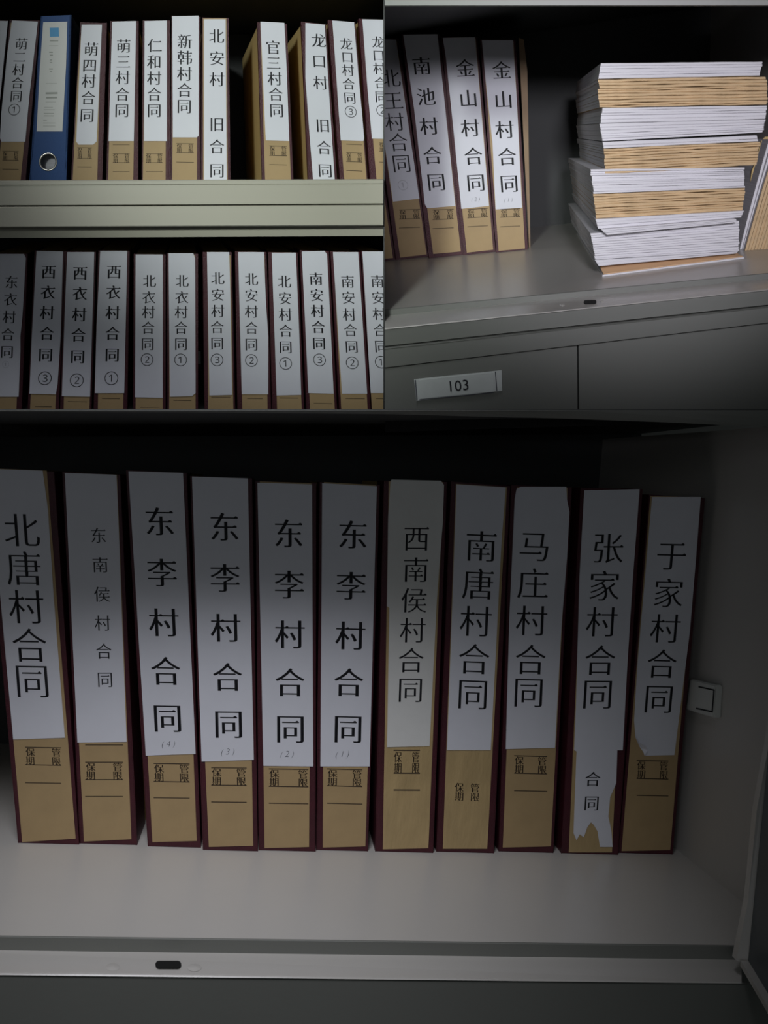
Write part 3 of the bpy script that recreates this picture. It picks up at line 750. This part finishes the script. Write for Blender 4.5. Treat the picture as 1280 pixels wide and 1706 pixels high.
V, Fc = bars_px(segs, fm); build('faint_print', V, Fc, mat('pale_grey_ink', (0.42, 0.43, 0.40), 0.7), bl, LFT)

# ---- upper-left cabinet, lower shelf
GD = 'binders on the lower shelf at upper left'
KD = 686
def D(label, *a, **k): binder(LFT, label, *a, group=GD, d=l_row, wrap=0.05, **k)
def kr(a, b, c, d_): return [(a, 425), (b, 425), (c, KD - .5), (d_, KD - .5)]
def mkd(x, y): return dict(x=x, lines=(y,), t=1.0)
D('binder titled 东衣村合同①, cut off at the left end of the lower shelf', [(-14, 421), (46, 423), (36, KD), (-22, KD)],
  [(-10, 423), (40, 423), (43, 430), (39, 500), (37, 530), (34, 560), (34, 585), (31, 661), (-14, 661)], kr(-8, 40, 27, -18),
  ch3('东衣村合同', [(19, 470), (17.5, 499), (15.5, 528), (13, 557), (11.6, 586)], 22) + [('①', 9.5, 607, 12, 'thin')], None)
D('binder titled 西衣村合同③, second from left on the lower shelf', [(58, 417), (108, 419), (98, KD), (46, KD)], [(61, 418), (105, 419), (101, 560), (96, 640), (93, 657), (49, 656), (53, 560)], kr(62, 104, 92, 50),
  ch3('西衣村合同③', [(81, 453), (80, 487), (78.6, 521), (78, 555.5), (76, 591), (74.8, 629.5)], 24, 'bold'), mkd((58, 86), 677))
D('binder titled 西衣村合同②, third from left on the lower shelf', [(109, 418), (160, 420), (152, KD), (100, KD)], [(112, 420), (157, 420), (156, 470), (150, 661), (103, 660), (108, 520)], kr(113, 155, 149, 106),
  ch3('西衣村合同②', [(133.5, 455), (133, 489), (132, 524), (130.7, 558), (129.4, 594), (128, 633)], 24, 'bold'), mkd((113, 145), 669))
D('binder titled 西衣村合同①, fourth from left on the lower shelf', [(164, 417), (216, 418), (212, KD), (156, KD)], [(167, 418), (212, 418), (211, 470), (207, 655), (158, 655), (161, 540)], kr(168, 210, 205, 163),
  ch3('西衣村合同①', [(190, 453), (189, 487), (188, 521), (187.4, 555.5), (187, 591), (185.6, 629.5)], 24, 'bold'), mkd((170, 200), 664))
D('binder titled 北衣村合同②, fifth from left on the lower shelf', [(223, 423), (276, 424), (276, KD), (222, KD)], [(226, 424), (271, 424), (271, 663), (225, 662)], kr(227, 271, 271, 226),
  ch3('北衣村合同②', [(249, 468), (248, 495.5), (247.5, 520), (246.7, 546), (246, 573), (245, 598.6)], 22), mkd((234, 266), 679))
D('binder titled 北衣村合同①, sixth from left on the lower shelf', [(278, 422), (330, 423), (330, KD), (279, KD)], [(281, 422), (322, 422), (325, 430), (326, 655), (320, 660), (283, 661)], kr(282, 325, 326, 282),
  ch3('北衣村合同①', [(303.4, 468), (303, 495.5), (302, 520), (301.6, 546), (301.6, 573), (301, 599)], 22), mkd((289, 319), 667))
D('binder titled 北安村合同③, seventh from left on the lower shelf', [(338, 420), (386, 420), (392, KD), (341, KD)], [(345, 420), (382, 420), (384, 500), (387, 658), (349, 659)], kr(346, 384, 389, 347),
  ch3('北安村合同③', [(363, 463.5), (363, 491), (363, 518), (362, 545), (362, 572), (361.6, 599)], 22), mkd((352, 384), 662))
D('binder titled 北安村合同②, eighth from left on the lower shelf', [(392, 419), (444, 420), (452, KD), (396, KD)], [(397, 420), (440, 420), (443, 500), (447, 560), (447, 657), (403, 657), (400, 545)], kr(398, 441, 446, 404),
  ch3('北安村合同②', [(419, 465), (419, 492), (419, 519), (419, 546.5), (419, 573.6), (419, 600)], 22), mkd((412, 438), 664))
D('binder titled 北安村合同①, ninth from left on the lower shelf', [(447, 420), (496, 421), (507, KD), (454, KD)], [(453, 421), (493, 421), (499, 560), (502, 658), (461, 659)], kr(454, 493, 503, 462),
  ch3('北安村合同①', [(474, 469), (475, 497), (475.5, 524), (476, 551), (476, 578), (476, 605)], 22), mkd((466, 497), 663))
D('binder titled 南安村合同③ in bold print on the lower shelf', [(500, 417), (548, 419), (562, KD), (511, KD)], [(503, 419), (541, 418), (545, 424), (550, 520), (556, 656), (514, 655)], kr(505, 544, 558, 517),
  ch3('南安村合同③', [(526.5, 464.5), (528, 491.6), (529, 518), (530.4, 545), (531.7, 572), (532.5, 599)], 22, 'bold'), dict(x=(523, 554), lines=(672,), t=1))
D('binder titled 南安村合同②, second from right on the lower shelf', [(551, 419), (600, 420), (618, KD), (566, KD)], [(555, 420), (597, 420), (604, 530), (612, 656), (570, 656), (560, 500)], kr(556, 597, 613, 569),
  ch3('南安村合同②', [(579.4, 469), (580.7, 496), (582, 524), (584, 550), (586, 577.5), (587, 604)], 22), mkd((576, 608), 664))
D('binder titled 南安村合同①, cut off by the partition on the lower shelf', [(602, 418), (652, 420), (668, KD), (620, KD)], [(604, 419), (650, 419), (655, 540), (660, 655), (618, 655)], kr(606, 650, 664, 620),
  ch3('南安村合同①', [(629, 468.6), (630.4, 496), (632, 523), (633.5, 550), (635, 577), (635.3, 602.7)], 22), mkd((626, 655), 664))

# ---- upper-right cabinet binders
GR = 'binders in the upper right cabinet'
def RB(label, *a, **k): binder(RGT, label, *a, group=GR, zfloor=zr, wrap=0.05, L=0.16, **k)
RB('kraft spined binder cut off by the partition, left of 北王村合同①', [(560, 60), (604, 60), (659, 434), (612, 437)], None, [(565, 62), (602, 62), (655, 430), (617, 433)], [])
RB('maroon binder titled 北王村合同 with handwritten circled 1', [(612, 62), (664, 63), (716, 428), (660, 433)], [(615, 65), (660, 66), (672, 150), (699, 331), (655, 336), (638, 220)],
  [(616, 67), (661, 68), (711, 424), (667, 429)],
  ch3('北王村合同', [(651, 130), (655.5, 167.6), (657.5, 203), (664, 237), (669, 272)], 32) + [('①', 671.5, 308, 18, 'thin')], dict(x=(665, 700), lines=(350, 365, 380), ch=(350, 365), cw=10, t=1))
RB('maroon binder titled 南池村合同 in the upper right cabinet', [(669, 57), (733, 57), (773, 425), (715, 430)], [(672, 58), (729, 57), (742, 180), (759, 343), (712, 347), (708, 340), (690, 180)],
  [(674, 60), (729, 60), (768, 419), (722, 423)],
  ch3('南池村合同', [(702.7, 109.6), (710, 161), (715, 210), (720.7, 259), (727, 303)], 31, 'bold'), dict(x=(721, 756), lines=(350, 366, 381), ch=(350, 366), cw=10, t=1))
RB('maroon binder titled 金山村合同 with handwritten (2)', [(735, 62), (796, 62), (826, 419), (772, 426)], [(738, 63), (792, 62), (801, 170), (815, 343), (769, 348), (751, 170), (743, 95)],
  [(740, 65), (793, 65), (822, 416), (778, 421)],
  ch3('金山村合同', [(775.4, 113.5), (780.5, 164), (783.6, 213), (788.8, 260), (793, 304)], 31, 'bold'), dict(x=(779, 813), lines=(349, 363, 378), ch=(349, 363), cw=10, t=1), sub=('(2)', 793, 332, 9.5))
RB('maroon binder titled 金山村合同 with handwritten (1), nearest the paper stack', [(800, 66), (859, 66), (880, 416), (827, 421)], [(803, 67), (855, 67), (862, 180), (870, 346), (826, 349), (821, 240), (810, 140)],
  [(804, 69), (856, 69), (875, 414), (831, 418)],
  ch3('金山村合同', [(836, 117), (839, 166), (841, 216), (845, 261), (848.4, 305.6)], 31, 'bold'), dict(x=(834, 867), lines=(349, 362, 378), ch=(349, 362), cw=10, t=1), sub=('(1)', 847.6, 332.7, 9.5))
dk = RGT.L(RGT.Z(880, 413, zr)).y + 0.004
V, Fc = slab([RGT.P(864.5, 63, dk), RGT.P(873, 66, dk), RGT.P(879, 120, dk), RGT.P(884, 413, dk), RGT.P(881.5, 414, dk)], RGT.y * 0.14)
kf = build('kraft_folder', V, Fc, mat('brown_kraft_board', (0.36, 0.25, 0.15), 0.7, var=0.15, vscale=30), None, RGT, base=RGT.P(883, 413.5, dk))
tag(kf, 'thin kraft folder standing against the right side of the last binder', 'folder')

# ================================================================ the stack of booklets
A0 = RGT.Z(1004, 461, zr); B0 = RGT.Z(1240, 431, zr); C0 = RGT.Z(961, 390, zr)
ab = B0 - A0; fn = ab.cross(RGT.z).normalized()
if fn.dot(ray(1100, 400)) < 0: fn = -fn                 # points away from the viewer
ac = C0 - A0
def onfront(u, v, off=0.0):
    r = ray(u, v); return r * ((A0 + fn * off).dot(fn) / r.dot(fn))
def Zpx(X, Y): return (930 + X / 3.657, 80 + Y / 3.657)
Rst = Matrix((ab.normalized(), fn, RGT.z)).transposed()
class FB: pass
GS = 'booklets piled in the paper stack'
def pile(name, n, kind, lt_, lb_, rt_, rb_, back, gap=0.03, fwd=0.0):
    """split the front face (zoom coordinates) into n booklets"""
    nseg = 18
    bvec = back
    cuts = [0.0]
    for i in range(n): cuts.append(cuts[-1] + random.uniform(0.7, 1.35))
    cuts = [c_ / cuts[-1] for c_ in cuts]
    for i in range(n):
        f0, f1 = cuts[i], cuts[i + 1]
        j = random.uniform(-0.0010, 0.0010) - fwd
        jr = random.uniform(-3.5, 3.5); jl = random.uniform(-2.5, 2.5)
        ph = random.uniform(0, 6.28); ph2 = random.uniform(0, 6.28); am = {'kraft': 3.0, 'white': 1.0}[kind]
        rows = []
        for k in range(nseg + 1):
            s = k / nseg
            xl0 = lt_[0] + (lb_[0] - lt_[0]) * f0; yl0 = lt_[1] + (lb_[1] - lt_[1]) * f0
            xl1 = lt_[0] + (lb_[0] - lt_[0]) * f1; yl1 = lt_[1] + (lb_[1] - lt_[1]) * f1
            xr0 = rt_[0] + (rb_[0] - rt_[0]) * f0; yr0 = rt_[1] + (rb_[1] - rt_[1]) * f0
            xr1 = rt_[0] + (rb_[0] - rt_[0]) * f1; yr1 = rt_[1] + (rb_[1] - rt_[1]) * f1
            w = am * (math.sin(s * 7 + ph) * 0.5 + math.sin(s * 19 + ph2) * 0.45 + random.uniform(-.3, .3))
            gp = (yl1 - yl0) * gap
            top = (xl0 + jl + (xr0 + jr - xl0 - jl) * s, yl0 + (yr0 - yl0) * s + w + gp)
            bot = (xl1 + jl + (xr1 + jr - xl1 - jl) * s, yl1 + (yr1 - yl1) * s + w)
            P_, Q_ = Zpx(*top), Zpx(*bot)
            bulge = 0.0004 if kind == 'kraft' else 0.00022
            a = onfront(*P_, j); b = onfront(*Q_, j); m1 = a.lerp(b, 0.18); m2 = a.lerp(b, 0.82)
            rows.append([a + fn * bulge * 1.6, m1, m2, b + fn * bulge * 1.6])
        V = []; nn = 4
        for r_ in rows: V += r_
        nf = len(V)
        # back edge
        for r_ in rows:
            V += [r_[0] + bvec, r_[3] + bvec]
        Fc = []; mi = []
        for k in range(nseg):
            o = k * 4; p_ = (k + 1) * 4; bo = nf + 2 * k; bp = nf + 2 * (k + 1)
            for q_ in range(3): Fc.append((o + q_, p_ + q_, p_ + q_ + 1, o + q_ + 1)); mi.append(0)
            Fc.append((o, bo, bp, p_)); mi.append(0 if kind == 'kraft' else 0)
            Fc.append((o + 3, p_ + 3, bp + 1, bo + 1)); mi.append(0)
            Fc.append((bo, bo + 1, bp + 1, bp)); mi.append(1)
        Fc.append((0, 1, 2, 3, nf + 1, nf)); mi.append(1)
        o = nseg * 4; Fc.append((o + 3, o + 2, o + 1, o, nf + 2 * nseg, nf + 2 * nseg + 1)); mi.append(1)
        base = V[3]
        ordw = ['top', 'second', 'third', 'fourth', 'fifth', 'sixth', 'seventh', 'eighth', 'ninth', 'tenth', 'eleventh', 'twelfth'][i]
        o_ = thing('bound_booklet', f'{"kraft-spined" if kind == "kraft" else "white"} booklet, {ordw} in {name} of the stack', 'booklet', base, None, GS, R=Rst)
        cf = [f for f, m_ in zip(Fc, mi) if m_ == 0]; pf = [f for f, m_ in zip(Fc, mi) if m_ == 1]
        build('cover', V, cf, BOOKK if kind == 'kraft' else BOOKW, o_, smooth=False)
        build('page_edge', V, pf, PAGES, o_)
def bk(f, rx=0.0): return ac * f + ab * rx
pile('the uppermost white bundle', 5, 'white', (262, 92), (246, 188), (1250, 82), (1230, 168), bk(0.82))
pile('the first brown bundle', 3, 'kraft', (244, 190), (255, 247), (1268, 172), (1276, 228), bk(0.80))
pile('the second brown bundle', 7, 'kraft', (240, 248), (252, 362), (1278, 230), (1274, 345), bk(0.80))
pile('the white bundle below two brown ones', 5, 'white', (270, 364), (260, 458), (1274, 350), (1262, 432), bk(0.86))
pile('the loose bundle above the gap', 6, 'white', (252, 460), (272, 568), (1265, 433), (1248, 515), bk(0.86))
pile('the pair on the third brown bundle', 2, 'white', (272, 572), (278, 612), (1214, 532), (1222, 568), bk(0.95, 0.0))
pile('the third brown bundle', 9, 'kraft', (280, 614), (288, 768), (1230, 570), (1210, 714), bk(0.88))
pile('the pinkish bundle at mid height', 10, 'white', (196, 738), (218, 888), (1134, 728), (1138, 850), bk(0.95))
pile('the fourth brown bundle', 9, 'kraft', (216, 890), (232, 1040), (1142, 853), (1124, 990), bk(0.92))
pile('the bundle under the fourth brown', 3, 'white', (228, 1042), (248, 1102), (1130, 990), (1114, 1032), bk(0.95), fwd=0.006)
pile('the crooked thin bundle', 3, 'white', (262, 1104), (300, 1140), (1082, 1040), (1090, 1062), bk(0.9), fwd=0.012)
pile('the lowest white bundle', 12, 'white', (196, 1128), (228, 1290), (1104, 1052), (1102, 1236), bk(0.98), gap=0.08)
pile('the pair above the orange folder', 2, 'white', (222, 1292), (250, 1330), (1100, 1238), (1088, 1252), bk(0.98))
# orange-tan folder at the bottom, its upper leaf turned out towards the viewer
f0 = [A0, B0, B0 + ac, C0]
u1 = RGT.z * 0.0014
V, Fc = slab([p_ + RGT.z * 0.0001 for p_ in f0], u1)
lf = thing('paper_folder', 'orange-tan paper folder lying lowest under the paper stack', 'folder', A0, None, None, R=Rst)
build('lower_cover', V, Fc, BOOKW, lf)
g = [onfront(*Zpx(270, 1386), 0.0004), onfront(*Zpx(1134, 1282), 0.0004), onfront(*Zpx(1090, 1250), 0.02), onfront(*Zpx(285, 1340), 0.02)]
g = [A0 + RGT.z * .0016 + fn * .001 + ab * .01, B0 + RGT.z * .0016 + fn * .001 - ab * .005, B0 + RGT.z * .0055 + fn * .02 - ab * .03, A0 + RGT.z * .0068 + fn * .016 + ab * .015]
V, Fc = slab(g, RGT.z * 0.0006)
build('upper_cover', V, Fc, mat('orange_tan_card', (0.78, 0.52, 0.31), 0.55, var=0.08, vscale=20), lf)

# leaning booklets at the far right
GL = 'booklets leaning at the right edge of the upper right cabinet'
def lean(i, ub, vb, ut, vt, w, kind, d0, label, nm='bound_booklet'):
    pts = []; n = 6
    d = RGT.L(RGT.Z(ub, vb, zr)).y + d0
    left, right = [], []
    for k in range(n + 1):
        s = k / n; bend = -8 * math.sin(s * math.pi) * (0.5)
        uu = ub + (ut - ub) * s + bend * 0.3; vv = vb + (vt - vb) * s
        left.append(RGT.P(uu, vv, d)); right.append(RGT.P(uu + w, vv + 0.5, d))
    l0 = RGT.L(left[0]); r0 = RGT.L(right[0]); left[0] = RGT.C(l0.x, l0.y, zr + .0002); right[0] = RGT.C(r0.x, r0.y, zr + .0002)
    o_ = thing(nm, label, 'booklet', left[0], RGT, GL)
    V, Fc = slab(left + right[::-1], RGT.y * 0.0022); build('spine', V, Fc, BOOKK if kind == 'kraft' else BOOKW, o_, RGT, bevel=0)
    V, Fc = slab([p_ + RGT.y * 0.0023 for p_ in left + right[::-1]], RGT.y * 0.14); build('page_block', V, Fc, PAGES, o_, RGT)
KINDS = [('white', 1233, 416, 1282, 232, 4.0, 'white booklet leaning nearest the paper stack'), ('white', 1237.5, 416.5, 1288, 236, 3.0, 'second white booklet leaning beside the paper stack')]
for k in range(11):
    KINDS.append(('kraft', 1241.5 + k * 5.2, 418 - k * 0.35, 1293 + k * 6.2, 244, 4.6, ['first', 'second', 'third', 'fourth', 'fifth', 'sixth', 'seventh', 'eighth', 'ninth', 'tenth', 'eleventh'][k] + ' kraft-spined booklet from the left leaning at the right edge'))
for i, (kd, ub, vb, ut, vt, w, lb) in enumerate(KINDS): lean(i, ub, vb, ut, vt, w, kd, 0.0 + 0.0006 * (i % 2), lb)
# rough kraft wrapper behind the leaning booklets
dw = RGT.L(RGT.Z(1240, 412, zr)).y + 0.012
wp = [(1236, 374), (1240, 360), (1246, 340), (1253, 285), (1262, 262), (1268, 236), (1275, 228), (1330, 224), (1330, 408), (1240, 409)]
V, Fc = slab([RGT.P(u, v, dw) for u, v in wp], RGT.y * 0.002)
kw = build('kraft_wrapper', V, Fc, CARD, None, RGT, base=RGT.P(1280, 409, dw)); tag(kw, 'torn kraft wrapper sheet behind the leaning booklets at the right edge', 'paper')

bpy.data.objects.remove(_fo)
